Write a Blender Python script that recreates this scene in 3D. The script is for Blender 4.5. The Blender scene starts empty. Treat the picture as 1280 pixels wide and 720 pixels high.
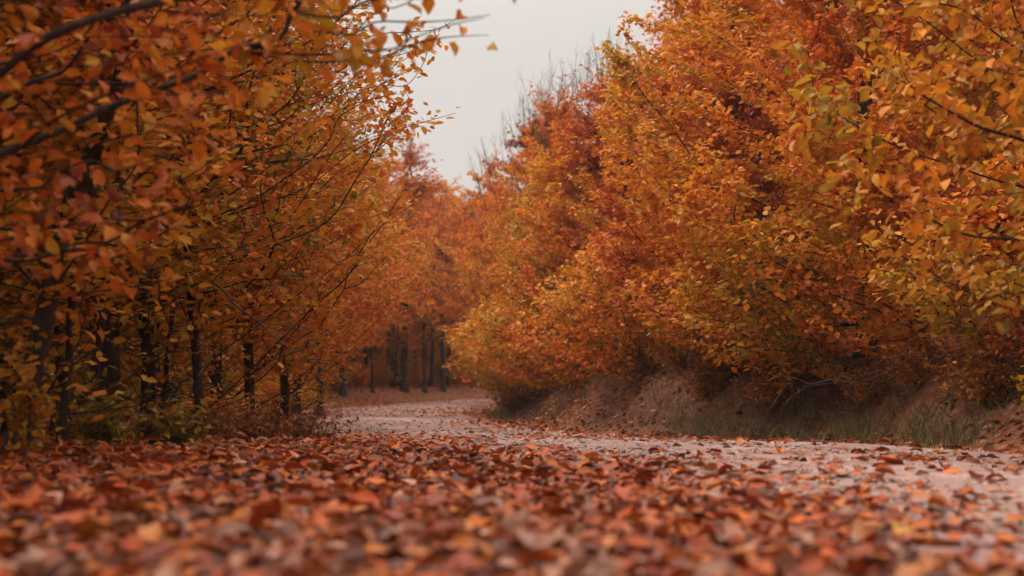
import bpy, math, random
import numpy as np
from mathutils import Vector

# ------------------------------------------------------------------ camera, sky, sun, exposure
S = bpy.context.scene
COL = S.collection
rng = np.random.default_rng(11)

cam_d = bpy.data.cameras.new('camera')
cam = bpy.data.objects.new('camera', cam_d); COL.objects.link(cam)
cam.location = (0, 0, 0.40)
cam.rotation_euler = (math.radians(90 + 4.2), 0, 0)
cam_d.sensor_width = 36; cam_d.lens = 49.4
cam_d.clip_start = 0.02; cam_d.clip_end = 2000
cam_d.dof.use_dof = True; cam_d.dof.focus_distance = 13.0; cam_d.dof.aperture_fstop = 1.75
S.camera = cam

SUN_EL, SUN_AZ = math.radians(54), math.radians(296)      # azimuth clockwise from +Y: beyond the trees on the left
W = bpy.data.worlds.new('World'); S.world = W; W.use_nodes = True
nt = W.node_tree; nt.nodes.clear()
def wn(t): return nt.nodes.new(t)
sky = wn('ShaderNodeTexSky'); sky.sky_type = 'NISHITA'; sky.sun_disc = False
sky.sun_elevation = SUN_EL; sky.sun_rotation = SUN_AZ
sky.air_density = 1.5; sky.dust_density = 5
hs = wn('ShaderNodeHueSaturation'); hs.inputs['Saturation'].default_value = 0.12
nt.links.new(sky.outputs[0], hs.inputs['Color'])
tc = wn('ShaderNodeTexCoord'); sp = wn('ShaderNodeSeparateXYZ'); nt.links.new(tc.outputs['Generated'], sp.inputs[0])
# overcast layer: brighter towards the zenith, faint cloud mottling
ramp = wn('ShaderNodeMapRange'); ramp.interpolation_type = 'SMOOTHSTEP'; ramp.inputs['From Min'].default_value = 0.2; ramp.inputs['From Max'].default_value = 1
ramp.inputs['To Min'].default_value = 3.72; ramp.inputs['To Max'].default_value = 16.0
nt.links.new(sp.outputs['Z'], ramp.inputs['Value'])
cn = wn('ShaderNodeTexNoise'); cn.inputs['Scale'].default_value = 4.0; cn.inputs['Detail'].default_value = 5
nt.links.new(tc.outputs['Generated'], cn.inputs['Vector'])
cm = wn('ShaderNodeMapRange'); cm.inputs['To Min'].default_value = 0.93; cm.inputs['To Max'].default_value = 1.07
nt.links.new(cn.outputs['Fac'], cm.inputs['Value'])
mul = wn('ShaderNodeMath'); mul.operation = 'MULTIPLY'
nt.links.new(ramp.outputs[0], mul.inputs[0]); nt.links.new(cm.outputs[0], mul.inputs[1])
tint = wn('ShaderNodeVectorMath'); tint.operation = 'SCALE'; tint.inputs[0].default_value = (1.0, 0.945, 0.90)
nt.links.new(mul.outputs[0], tint.inputs['Scale'])
mx = wn('ShaderNodeMix'); mx.data_type = 'RGBA'; mx.inputs['Factor'].default_value = 0.94
nt.links.new(hs.outputs[0], mx.inputs['A']); nt.links.new(tint.outputs[0], mx.inputs['B'])
bg = wn('ShaderNodeBackground'); bg.inputs['Strength'].default_value = 0.1
nt.links.new(mx.outputs['Result'], bg.inputs['Color'])
wo = wn('ShaderNodeOutputWorld'); nt.links.new(bg.outputs[0], wo.inputs['Surface'])

sun_d = bpy.data.lights.new('sun', 'SUN'); sun_d.energy = 1.5; sun_d.angle = math.radians(25); sun_d.color = (1, 0.84, 0.68)
sun = bpy.data.objects.new('sun', sun_d); COL.objects.link(sun)
sd = Vector((math.sin(SUN_AZ)*math.cos(SUN_EL), math.cos(SUN_AZ)*math.cos(SUN_EL), math.sin(SUN_EL)))
sun.rotation_euler = (-sd).to_track_quat('-Z', 'Y').to_euler()

S.view_settings.view_transform = 'Standard'; S.view_settings.look = 'None'
S.view_settings.exposure = 0.92; S.view_settings.gamma = 1
S.render.engine = 'CYCLES'
cy = S.cycles
cy.use_denoising = True
try: cy.denoiser = 'OPENIMAGEDENOISE'
except Exception: pass
cy.max_bounces = 7; cy.diffuse_bounces = 4; cy.glossy_bounces = 2; cy.transmission_bounces = 4; cy.transparent_max_bounces = 6
cy.caustics_reflective = False; cy.caustics_refractive = False

# ------------------------------------------------------------------ helpers
def put(name, me, parent=None, loc=None):
    o = bpy.data.objects.new(name, me); COL.objects.link(o)
    if parent is not None: o.parent = parent
    if loc is not None: o.location = loc
    return o
def tag(o, label, cat, group=None, kind=None):
    if label: o['label'] = label
    if cat: o['category'] = cat
    if group: o['group'] = group
    if kind: o['kind'] = kind
    return o
def thing(name, label, cat, loc, group=None):
    o = bpy.data.objects.new(name, None); COL.objects.link(o)
    o.location = loc; o.empty_display_size = 0.2
    return tag(o, label, cat, group)
def copy_thing(root, loc, rot=0, scale=1.0, label=None, group=None):
    r = root.copy(); COL.objects.link(r)
    r.location = loc; r.rotation_euler = (0, 0, rot); r.scale = (scale, scale, scale)
    if label: r['label'] = label
    if group: r['group'] = group
    for ch in root.children:
        c = ch.copy(); COL.objects.link(c); c.parent = r
    return r

class Geo:
    """collects vertices, polygons of any size and a colour per vertex into ONE mesh"""
    def __init__(s): s.v = []; s.c = []; s.loops = []; s.sizes = []; s.n = 0
    def add(s, verts, polys, col=None):
        # polys: list of int arrays (n_poly, k)
        verts = np.asarray(verts, float).reshape(-1, 3)
        s.v.append(verts)
        s.c.append(np.ones((len(verts), 3)) if col is None else np.broadcast_to(col, (len(verts), 3)))
        for p in polys:
            p = np.asarray(p, int)
            if len(p) == 0: continue
            s.loops.append((p + s.n).ravel()); s.sizes.append(np.full(len(p), p.shape[1]))
        s.n += len(verts)
    def mesh(s, name, mat, smooth=False):
        me = bpy.data.meshes.new(name)
        v = np.concatenate(s.v); lo = np.concatenate(s.loops); sz = np.concatenate(s.sizes)
        me.vertices.add(len(v)); me.vertices.foreach_set('co', v.astype(np.float32).ravel())
        me.loops.add(len(lo)); me.loops.foreach_set('vertex_index', lo.astype(np.int32))
        st = np.concatenate([[0], np.cumsum(sz)[:-1]])
        me.polygons.add(len(sz)); me.polygons.foreach_set('loop_start', st.astype(np.int32))
        a = me.attributes.new('Col', 'FLOAT_COLOR', 'POINT')
        c = np.concatenate(s.c); a.data.foreach_set('color', np.concatenate([c, np.ones((len(c), 1))], 1).astype(np.float32).ravel())
        me.update(calc_edges=True)
        if smooth: me.polygons.foreach_set('use_smooth', np.ones(len(sz), bool))
        me.materials.append(mat)
        return me

def unit(a): return a / np.maximum(np.linalg.norm(a, axis=-1, keepdims=True), 1e-9)

def noise3(p, f, seed=0):
    r = np.random.default_rng(seed); out = 0
    for k in range(5):
        d = unit(r.normal(size=3)) * f * r.uniform(.6, 1.7)
        out = out + np.sin(p @ d + r.uniform(0, 6.28))
    return out / 2.6
def sstep(a, b, x):
    t = np.clip((x - a) / (b - a), 0, 1); return t*t*(3 - 2*t)

# ------------------------------------------------------------------ materials
def new_mat(name):
    m = bpy.data.materials.new(name); m.use_nodes = True; m.node_tree.nodes.clear(); return m, m.node_tree
def leaf_mat(name, trans=0.35, rough=0.5, spec=0.25, bump=False, sat=1.0):
    m, t = new_mat(name); N = t.nodes.new; L = t.links.new
    at = N('ShaderNodeAttribute'); at.attribute_name = 'Col'
    ns = N('ShaderNodeTexNoise'); ns.inputs['Scale'].default_value = 45; ns.inputs['Detail'].default_value = 3
    geo = N('ShaderNodeNewGeometry'); L(geo.outputs['Position'], ns.inputs['Vector'])
    mr = N('ShaderNodeMapRange'); mr.inputs['To Min'].default_value = .72; mr.inputs['To Max'].default_value = 1.28
    L(ns.outputs['Fac'], mr.inputs['Value'])
    sc = N('ShaderNodeVectorMath'); sc.operation = 'SCALE'; L(at.outputs['Color'], sc.inputs[0]); L(mr.outputs[0], sc.inputs['Scale'])
    p = N('ShaderNodeBsdfPrincipled'); p.inputs['Roughness'].default_value = rough; p.inputs['Specular IOR Level'].default_value = spec
    L(sc.outputs[0], p.inputs['Base Color'])
    tr = N('ShaderNodeBsdfTranslucent'); L(sc.outputs[0], tr.inputs['Color'])
    ms = N('ShaderNodeMixShader'); ms.inputs[0].default_value = trans
    L(p.outputs[0], ms.inputs[1]); L(tr.outputs[0], ms.inputs[2])
    if bump:
        b = N('ShaderNodeBump'); b.inputs['Strength'].default_value = .5; b.inputs['Distance'].default_value = .004
        L(ns.outputs['Fac'], b.inputs['Height']); L(b.outputs[0], p.inputs['Normal'])
    o = N('ShaderNodeOutputMaterial'); L(ms.outputs[0], o.inputs[0])
    return m
def bark_mat(name, c1, c2, scale=18):
    m, t = new_mat(name); N = t.nodes.new; L = t.links.new
    tc = N('ShaderNodeTexCoord'); mp = N('ShaderNodeMapping'); mp.inputs['Scale'].default_value = (1, 1, .25)
    L(tc.outputs['Object'], mp.inputs[0])
    ns = N('ShaderNodeTexNoise'); ns.inputs['Scale'].default_value = scale; ns.inputs['Detail'].default_value = 6; ns.inputs['Roughness'].default_value = .65
    L(mp.outputs[0], ns.inputs['Vector'])
    cr = N('ShaderNodeValToRGB'); cr.color_ramp.elements[0].position = .35; cr.color_ramp.elements[1].position = .68
    cr.color_ramp.elements[0].color = (*c1, 1); cr.color_ramp.elements[1].color = (*c2, 1)
    L(ns.outputs['Fac'], cr.inputs[0])
    p = N('ShaderNodeBsdfPrincipled'); p.inputs['Roughness'].default_value = .9; p.inputs['Specular IOR Level'].default_value = .15
    L(cr.outputs[0], p.inputs['Base Color'])
    b = N('ShaderNodeBump'); b.inputs['Strength'].default_value = .6; b.inputs['Distance'].default_value = .012
    L(ns.outputs['Fac'], b.inputs['Height']); L(b.outputs[0], p.inputs['Normal'])
    o = N('ShaderNodeOutputMaterial'); L(p.outputs[0], o.inputs[0])
    return m
M_LEAF = leaf_mat('autumn_leaf', .38, .5, .22)
M_LITTER = leaf_mat('fallen_leaf', .10, .42, .2, bump=True)
M_GRASS = leaf_mat('grass_blade', .25, .6, .2)
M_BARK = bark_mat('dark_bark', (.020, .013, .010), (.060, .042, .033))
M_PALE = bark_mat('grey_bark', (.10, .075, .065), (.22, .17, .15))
M_TWIG = bark_mat('brown_twig', (.06, .036, .028), (.13, .085, .068), 30)

def ground_mat():
    m, t = new_mat('forest_floor'); N = t.nodes.new; L = t.links.new
    geo = N('ShaderNodeNewGeometry')
    vo = N('ShaderNodeTexVoronoi'); vo.inputs['Scale'].default_value = 17; vo.inputs['Randomness'].default_value = 1
    nz = N('ShaderNodeTexNoise'); nz.inputs['Scale'].default_value = 6; nz.inputs['Detail'].default_value = 4
    L(geo.outputs['Position'], nz.inputs['Vector'])
    ad = N('ShaderNodeVectorMath'); ad.operation = 'MULTIPLY_ADD'; ad.inputs[1].default_value = (.08, .08, .08)
    L(nz.outputs['Color'], ad.inputs[0]); L(geo.outputs['Position'], ad.inputs[2]); L(ad.outputs[0], vo.inputs['Vector'])
    cr = N('ShaderNodeValToRGB'); e = cr.color_ramp.elements
    e[0].position = 0; e[0].color = (.10, .032, .016, 1); e[1].position = 1; e[1].color = (.34, .16, .095, 1)
    for p_, c_ in ((.3, (.19, .058, .024)), (.55, (.26, .075, .025)), (.8, (.30, .12, .06))):
        q = e.new(p_); q.color = (*c_, 1)
    sx = N('ShaderNodeSeparateColor'); L(vo.outputs['Color'], sx.inputs[0]); L(sx.outputs[0], cr.inputs[0])
    # bare reddish soil where the ground is steep
    n2 = N('ShaderNodeTexNoise'); n2.inputs['Scale'].default_value = 2.6; n2.inputs['Detail'].default_value = 8; n2.inputs['Roughness'].default_value = .62
    L(geo.outputs['Position'], n2.inputs['Vector'])
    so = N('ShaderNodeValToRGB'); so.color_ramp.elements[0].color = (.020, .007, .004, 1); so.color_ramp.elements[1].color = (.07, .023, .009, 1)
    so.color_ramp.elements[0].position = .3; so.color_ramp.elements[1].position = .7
    L(n2.outputs['Fac'], so.inputs[0])
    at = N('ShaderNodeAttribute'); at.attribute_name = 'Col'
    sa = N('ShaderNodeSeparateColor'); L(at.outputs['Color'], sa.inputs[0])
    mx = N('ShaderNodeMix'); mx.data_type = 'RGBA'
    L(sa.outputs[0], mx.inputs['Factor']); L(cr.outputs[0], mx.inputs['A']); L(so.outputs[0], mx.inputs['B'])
    p = N('ShaderNodeBsdfPrincipled'); p.inputs['Roughness'].default_value = .8; p.inputs['Specular IOR Level'].default_value = .2
    L(mx.outputs['Result'], p.inputs['Base Color'])
    b = N('ShaderNodeBump'); b.inputs['Strength'].default_value = .9; b.inputs['Distance'].default_value = .03
    su = N('ShaderNodeMath'); su.operation = 'ADD'; L(vo.outputs['Distance'], su.inputs[0]); L(n2.outputs['Fac'], su.inputs[1])
    L(su.outputs[0], b.inputs['Height']); L(b.outputs[0], p.inputs['Normal'])
    o = N('ShaderNodeOutputMaterial'); L(p.outputs[0], o.inputs[0]); return m
def road_mat():
    m, t = new_mat('gravel_road'); N = t.nodes.new; L = t.links.new
    geo = N('ShaderNodeNewGeometry')
    n1 = N('ShaderNodeTexNoise'); n1.inputs['Scale'].default_value = 1.4; n1.inputs['Detail'].default_value = 6
    n2 = N('ShaderNodeTexVoronoi'); n2.inputs['Scale'].default_value = 55
    n3 = N('ShaderNodeTexNoise'); n3.inputs['Scale'].default_value = 160; n3.inputs['Detail'].default_value = 3
    for n in (n1, n2, n3): L(geo.outputs['Position'], n.inputs['Vector'])
    cr = N('ShaderNodeValToRGB'); cr.color_ramp.elements[0].color = (.25, .15, .13, 1); cr.color_ramp.elements[1].color = (.47, .31, .275, 1)
    cr.color_ramp.elements[0].position = .32; cr.color_ramp.elements[1].position = .7
    L(n1.outputs['Fac'], cr.inputs[0])
    sx = N('ShaderNodeSeparateColor'); L(n2.outputs['Color'], sx.inputs[0])
    mr = N('ShaderNodeMapRange'); mr.inputs['To Min'].default_value = .7; mr.inputs['To Max'].default_value = 1.25; L(sx.outputs[0], mr.inputs['Value'])
    at = N('ShaderNodeAttribute'); at.attribute_name = 'Col'; sa = N('ShaderNodeSeparateColor'); L(at.outputs['Color'], sa.inputs[0])
    wheel = N('ShaderNodeMix'); wheel.data_type = 'RGBA'; wheel.inputs['B'].default_value = (.31, .205, .17, 1)      # packed grey grit in the wheel tracks
    wf = N('ShaderNodeMath'); wf.operation = 'MULTIPLY'; wf.inputs[1].default_value = .75; L(sa.outputs[0], wf.inputs[0])
    L(wf.outputs[0], wheel.inputs['Factor']); L(cr.outputs[0], wheel.inputs['A'])
    sc = N('ShaderNodeVectorMath'); sc.operation = 'SCALE'; L(wheel.outputs['Result'], sc.inputs[0]); L(mr.outputs[0], sc.inputs['Scale'])
    p = N('ShaderNodeBsdfPrincipled'); p.inputs['Roughness'].default_value = .75; p.inputs['Specular IOR Level'].default_value = .25
    L(sc.outputs[0], p.inputs['Base Color'])
    su = N('ShaderNodeMath'); su.operation = 'ADD'; L(n2.outputs['Distance'], su.inputs[0]); L(n3.outputs['Fac'], su.inputs[1])
    b = N('ShaderNodeBump'); b.inputs['Strength'].default_value = .7; b.inputs['Distance'].default_value = .012
    L(su.outputs[0], b.inputs['Height']); L(b.outputs[0], p.inputs['Normal'])
    o = N('ShaderNodeOutputMaterial'); L(p.outputs[0], o.inputs[0]); return m

# ------------------------------------------------------------------ terrain
ctrl = np.array([(3.2, -12), (3.1, -5), (2.75, 2), (2.15, 7), (.9, 12), (-.6, 17.5), (-2.0, 24), (-2.75, 31), (-2.75, 37.5),
                 (-1.8, 44), (.2, 50), (3.4, 55), (8.2, 58.5), (16, 61), (30, 64), (60, 68)], float)
def catmull(P, n):
    out = []
    Q = np.vstack([2*P[0] - P[1], P, 2*P[-1] - P[-2]])
    for i in range(1, len(Q) - 2):
        a, b, c, d = Q[i-1], Q[i], Q[i+1], Q[i+2]
        t = np.linspace(0, 1, n, endpoint=False)[:, None]
        out.append(.5*((2*b) + (c - a)*t + (2*a - 5*b + 4*c - d)*t**2 + (3*b - a - 3*c + d)*t**3))
    out.append(P[-1:]); return np.vstack(out)
CLN = catmull(ctrl, 14)
CT = unit(np.gradient(CLN, axis=0)); CN = np.stack([CT[:, 1], -CT[:, 0]], 1)      # normal points to the bank side
HALF = 1.95
PY = [-40, 0, 5, 8, 10, 12.7, 15, 18.3, 24, 30, 40, 50, 60, 90, 150, 420]
PZ = [.2, 0, 0, .0, -.01, -.05, -.10, -.15, -.16, -.11, -.01, .1, .19, 1.5, 7, 20]
def lateral(x, y):
    x = np.atleast_1d(x).astype(float); y = np.atleast_1d(y).astype(float)
    d = np.empty(len(x)); k = np.empty(len(x), int)
    for a in range(0, len(x), 20000):
        q = np.stack([x[a:a+20000], y[a:a+20000]], 1)
        D = ((q[:, None, :] - CLN[None])**2).sum(2); j = D.argmin(1)
        r = q - CLN[j]; sg = np.sign((r*CN[j]).sum(1)); sg[sg == 0] = 1
        d[a:a+20000] = sg*np.sqrt(D[np.arange(len(q)), j]); k[a:a+20000] = j
    return d, k
def height(x, y, soil=False):
    x = np.atleast_1d(x).astype(float); y = np.atleast_1d(y).astype(float)
    d, k = lateral(x, y)
    P = np.stack([x, y, 0*x], 1)
    z = np.interp(y, PY, PZ)
    z = z - .012*np.clip(np.abs(d), 0, HALF)**2*.6
    cy_ = CLN[k, 1]; cx_ = CLN[k, 0]
    bh = np.interp(cy_, [-12, 5, 12, 20, 26, 32, 42, 60], [.75, .8, .85, .9, .8, .5, .35, .5])
    u = d - HALF - .22 - .18*noise3(P, .9, 5)
    bank = bh*sstep(0, 1.25 + .25*noise3(P, .5, 8), u)**.9 + .27*np.clip(u - 1.2, 0, 45)
    bank = np.where(u > 0, bank, 0)
    z = z + bank + np.where(u > .1, .085*noise3(P, 3.1, 2) + .045*noise3(P, 8, 3), 0)*sstep(.1, .7, u)
    v = -d - HALF
    lb = np.interp(cy_, [-12, 8, 14, 26, 40, 60], [0, .02, .05, .2, .35, .45])
    z = z + np.where(v > 0, lb*sstep(0, 1.6, v) + np.interp(cy_, [0, 12, 30, 60], [.0, .02, .06, .045])*np.clip(v - 1, 0, 40), 0)
    z = z + np.where(v > .3, .025*noise3(P, 1.3, 4), 0)
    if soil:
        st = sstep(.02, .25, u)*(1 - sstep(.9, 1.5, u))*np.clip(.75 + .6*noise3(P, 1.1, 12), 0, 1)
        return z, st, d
    return z
def H(x, y): return float(height(x, y)[0])

def axis(lo, hi, step, far_lo, far_hi):
    c = list(np.arange(lo, hi + 1e-6, step)); a = c[0]; s = step; pre = []
    while a > far_lo: s *= 1.25; a -= s; pre.append(a)
    b = c[-1]; s = step; post = []
    while b < far_hi: s *= 1.25; b += s; post.append(b)
    return np.array(pre[::-1] + c + post)
def grid_obj(name, X, Y, Z, mat, col=None):
    ny, nx = X.shape
    idx = np.arange(nx*ny).reshape(ny, nx)
    q = np.stack([idx[:-1, :-1], idx[:-1, 1:], idx[1:, 1:], idx[1:, :-1]], -1).reshape(-1, 4)
    g = Geo(); g.add(np.stack([X.ravel(), Y.ravel(), Z.ravel()], 1), [q], col)
    return put(name, g.mesh(name, mat, True))
gx = axis(-7, 9, .12, -260, 260); gy = axis(0, 42, .14, -100, 380)
GX, GY = np.meshgrid(gx, gy)
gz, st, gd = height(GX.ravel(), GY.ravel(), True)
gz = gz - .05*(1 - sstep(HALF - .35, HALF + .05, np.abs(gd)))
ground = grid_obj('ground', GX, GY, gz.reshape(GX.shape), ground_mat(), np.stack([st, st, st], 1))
ground['kind'] = 'structure'

nl = 33
lat = np.linspace(-HALF - .15, HALF + .15, nl)
RC = catmull(ctrl, 40); RT = unit(np.gradient(RC, axis=0)); RN = np.stack([RT[:, 1], -RT[:, 0]], 1)
RX = RC[:, 0:1] + RN[:, 0:1]*lat; RY = RC[:, 1:2] + RN[:, 1:2]*lat
rz = height(RX.ravel(), RY.ravel()).reshape(RX.shape)
P = np.stack([RX.ravel(), RY.ravel(), 0*RX.ravel()], 1)
rut = -.018*(np.exp(-((np.abs(lat) - .85)/.28)**2))[None]
edge = -.045*sstep(HALF - .3, HALF + .1, np.abs(lat))[None]*np.ones((len(RC), 1))
rz = rz + .008 + rut + edge + (.012*noise3(P, 2.2, 21) + .02*noise3(P, .8, 22)).reshape(RX.shape)*(np.abs(lat) > HALF - .6)
rc = (np.exp(-((np.abs(lat) - .85)/.3)**2))[None]*np.ones((len(RC), 1)); rc = np.clip(rc.ravel() + .25*noise3(P, 1.7, 23), 0, 1)
road = grid_obj('road', RX, RY, rz, road_mat(), np.stack([rc]*3, 1)); road['kind'] = 'structure'

# ------------------------------------------------------------------ leaves
RAMP_T = [0, .2, .4, .6, .8, 1]
RAMP_C = np.array([(.14, .12, .018), (.42, .25, .02), (.62, .275, .02), (.64, .18, .018), (.46, .09, .016), (.20, .045, .016)])
def hue(t):
    t = np.clip(t, 0, 1); return np.stack([np.interp(t, RAMP_T, RAMP_C[:, k]) for k in range(3)], -1)
# outline along the midrib: (s, half width); every leaf is folded along its midrib
def template(rich):
    if rich:
        s = [0, .22, .5, .78, 1.0]; w = [0, .21, .30, .20, 0]; b = [0, .03, .035, .0, -.07]
        mid = [(0, s[i], b[i]) for i in range(5)]
        lf = [(-w[i], s[i] + .03, b[i] + .09) for i in (1, 2, 3)]; rt = [(w[i], s[i] + .03, b[i] + .09) for i in (1, 2, 3)]
        V = np.array(mid + lf + rt, float)
        tri = [(0, 1, 5), (3, 4, 7), (1, 0, 8), (4, 3, 10)]
        quad = [(1, 2, 6, 5), (2, 3, 7, 6), (2, 1, 8, 9), (3, 2, 9, 10)]
        return V, [np.array(tri), np.array(quad)]
    V = np.array([(0, 0, 0), (0, 1, -.05), (-.29, .3, .06), (-.27, .68, .06), (.29, .3, .06), (.27, .68, .06)], float)
    return V, [np.array([(0, 1, 3, 2), (1, 0, 4, 5)])]
def add_leaves(g, P, D, Nn, size, col, rich=False, curl=None):
    V, polys = template(rich); n = len(P); k = len(V)
    D = unit(D); X = unit(np.cross(D, Nn)); Z = np.cross(X, D)
    size = np.asarray(size).reshape(n, 1, 1)
    tz = V[None, :, 2:3]*np.ones((n, 1, 1))
    if curl is not None:
        c = np.asarray(curl).reshape(n, 1, 1)
        tz = tz*(1 + c) + c*.35*(V[None, :, 1:2] - .5)**2
    cc = np.repeat(col, k, axis=0)
    if rich:
        rim = np.ones((n, k, 1)); rr = np.random.default_rng(n).uniform(.5, 1.12, (n, 1, 1)); rim[:, 5:] = rr; rim[:, 4:5] = rr*.9
        cc = cc*rim.reshape(-1, 1)
    VX = np.repeat(V[None, :, 0:1], n, 0); VY = np.repeat(V[None, :, 1:2], n, 0)
    if rich:
        jr = np.random.default_rng(n + 7); VX = VX*jr.uniform(.78, 1.2, (n, k, 1)) + jr.normal(0, .02, (n, 1, 1))*VY; VY = VY + jr.normal(0, .025, (n, k, 1)); tz = tz + jr.normal(0, .035, (n, k, 1))
    W_ = P[:, None] + size*(VX*X[:, None] + VY*D[:, None] + tz*Z[:, None])
    off = (np.arange(n)*k)[:, None, None]
    g.add(W_.reshape(-1, 3), [(p[None] + off).reshape(-1, p.shape[1]) for p in polys], cc)

# ------------------------------------------------------------------ tree builder
def grow(pts, trunk, bf=.35, slope=.35, zs=1.5):
    """joins the points to the stem one by one, each to the node that makes the shortest way; returns positions and parents"""
    T = np.asarray(trunk, float); pts = np.asarray(pts, float)
    pos = np.vstack([T, pts]); n = len(pos); m = len(T)
    r = np.linalg.norm(pos[:, :2] - T[0, :2], axis=1)
    w = pos.copy(); w[:, 2] = (w[:, 2] - slope*r)*zs
    par = np.full(n, -1); path = np.zeros(n)
    for i in range(1, m): par[i] = i - 1; path[i] = path[i-1] + np.linalg.norm(T[i] - T[i-1])
    best = np.full(n, np.inf); bp = np.zeros(n, int); done = np.zeros(n, bool); done[:m] = True
    for i in range(1, m):
        c = np.linalg.norm(w - w[i], axis=1) + bf*path[i]*.5
        u = c < best; best[u] = c[u]; bp[u] = i
    best[done] = np.inf; order = list(range(m))
    for _ in range(n - m):
        j = int(best.argmin()); par[j] = bp[j]; path[j] = path[bp[j]] + np.linalg.norm(pos[j] - pos[bp[j]])
        done[j] = True; best[j] = np.inf; order.append(j)
        c = np.linalg.norm(w - w[j], axis=1) + bf*path[j]
        u = (c < best) & ~done; best[u] = c[u]; bp[u] = j
    return pos, par, order, m
def skeleton(r_, pos, par, order, m, r_base, r_tip, sag=0.0):
    n = len(pos); kids = [[] for _ in range(n)]
    for j in range(1, n): kids[par[j]].append(j)
    tips = np.zeros(n)
    for j in order[::-1]:
        if not kids[j]: tips[j] += 1
        if par[j] >= 0: tips[par[j]] += tips[j]
    p = math.log(r_base/r_tip)/math.log(max(tips[0], 2))
    rad = r_tip*np.maximum(tips, 1)**p
    for i in range(m): rad[i] = max(rad[i], r_base*(1 - .8*i/(m - 1))*.9)
    for _ in range(2):                                      # smooth the limbs
        q = pos.copy()
        for j in order:
            if j >= m and kids[j]:
                c = max(kids[j], key=lambda a: tips[a]); q[j] = .5*pos[j] + .25*pos[par[j]] + .25*pos[c]
        pos = q
    pos[m:] += r_.normal(0, .018, (n - m, 3))
    return pos, rad, kids, tips
def tubes(g, pos, rad, kids, tips, par, rmin=0.0, fine=False):
    ang = {k: np.linspace(0, 2*np.pi, k, endpoint=False) for k in (3, 4, 5, 6, 9)}
    starts = [(0, None)]
    while starts:
        j, pj = starts.pop()
        chain = [j] if pj is None else [pj, j]
        while kids[chain[-1]]:
            ks = kids[chain[-1]]; mi = max(ks, key=lambda a: tips[a])
            for a in ks:
                if a != mi: starts.append((a, chain[-1]))
            chain.append(mi)
        if len(chain) < 2: continue
        C = pos[chain]; R = rad[chain].copy()
        if pj is not None: R[0] = R[1]
        R[-1] *= .5
        if R.max() < rmin: continue
        if fine and len(C) > 2:
            n4 = 3; CC = catmull(C, n4); R = np.interp(np.linspace(0, len(C) - 1, len(CC)), np.arange(len(C)), R); C = CC
        k = 9 if R.max() > .06 else 6 if R.max() > .025 else 4 if R.max() > .008 else 3
        T = unit(np.gradient(C, axis=0))
        ref = np.array([0.31, .2, 1.0]) if abs(T[:, 2]).mean() < .8 else np.array([1., .2, .1])
        A = unit(np.cross(T, ref)); B = np.cross(T, A)
        a = ang[k]
        ring = C[:, None] + R[:, None, None]*(np.cos(a)[None, :, None]*A[:, None] + np.sin(a)[None, :, None]*B[:, None])
        i = np.arange(len(C) - 1)[:, None]*k + np.arange(k)[None]; i2 = np.arange(len(C) - 1)[:, None]*k + (np.arange(k)[None] + 1) % k
        g.add(ring.reshape(-1, 3), [np.stack([i, i2, i2 + k, i + k], -1).reshape(-1, 4)])

def leaf_cloud(r_, g, pos, par, rad, kids, m, per_m, size, t0, tvar, spread, thr, rich, keep=None, droop=.35, tilt=.6, seed=0, hz=0.0, hclump=.16, cmul=(1, 1, 1)):
    j = np.array([a for a in range(m, len(pos)) if rad[a] < thr])
    A = pos[par[j]]; B = pos[j]; Ln = np.linalg.norm(B - A, axis=1)
    cnt = r_.poisson(np.clip(Ln, .05, 1.2)*per_m)
    e = np.repeat(np.arange(len(j)), cnt); u = r_.uniform(0, 1, len(e))
    P = A[e] + (B - A)[e]*u[:, None]
    D = unit((B - A)[e]); side = r_.choice([-1., 1.], len(e))
    lateral_ = unit(np.cross(D, np.array([0, 0, 1.]))) * side[:, None]
    P = P + r_.normal(0, spread, (len(e), 3))*np.array([1, 1, .75])
    if keep is not None:
        k_ = keep(P, r_); P, D, lateral_, u = P[k_], D[k_], lateral_[k_], u[k_]
    n = len(P)
    if n == 0: return 0
    d = unit(D*.6 + lateral_*.8 + r_.normal(0, .45, (n, 3))); d[:, 2] -= r_.uniform(0, 1.6, n)*droop
    Nn = np.array([0, 0, 1.]) + r_.normal(0, tilt, (n, 3))
    Nn = unit(Nn)
    ht = (P[:, 2] - pos[:, 2].min())/max(np.ptp(pos[:, 2]), 1e-3)
    t = t0 + hclump*noise3(P, 1.6, seed) + .09*noise3(P, 4.5, seed + 1) + r_.normal(0, tvar, n) + hz*(ht - .5)
    col = hue(t)*r_.uniform(.75, 1.2, (n, 1))*np.array(cmul)
    add_leaves(g, P, d, Nn, size*r_.uniform(.65, 1.2, n), col, rich, r_.uniform(-.5, 1.6, n))
    return n

def envelope(r_, n, zlo, zhi, R, peak=.35, inner=2.0, lob=.28, seed=0, skew=(0, 0), power=.75):
    """points spread through a crown, more of them near its skin; the skin is lobed"""
    t = r_.beta(1.25, 1.35, n*3); a = r_.uniform(0, 2*np.pi, n*3)
    pr = np.where(t < peak, .45 + .55*np.sin(t/peak*np.pi/2), np.clip(1 - ((t - peak)/(1 - peak))**1.5, 0, 1)**power)
    k = r_.uniform(0, 1, n*3) < pr + .1; t, a, pr = t[k][:n], a[k][:n], pr[k][:n]
    q = np.stack([np.cos(a), np.sin(a), t*3], 1)
    rr = R*pr*(1 + lob*noise3(q, 2.2, seed + 31))*r_.power(inner, len(t))
    z = zlo + (zhi - zlo)*t
    return np.stack([rr*np.cos(a) + skew[0]*pr, rr*np.sin(a) + skew[1]*pr, z], 1)
def ellipsoid(r_, n, c, rad, power=2.2):
    v = unit(r_.normal(size=(n, 3)))*r_.power(power, n)[:, None]
    return np.asarray(c) + v*np.asarray(rad)
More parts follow.
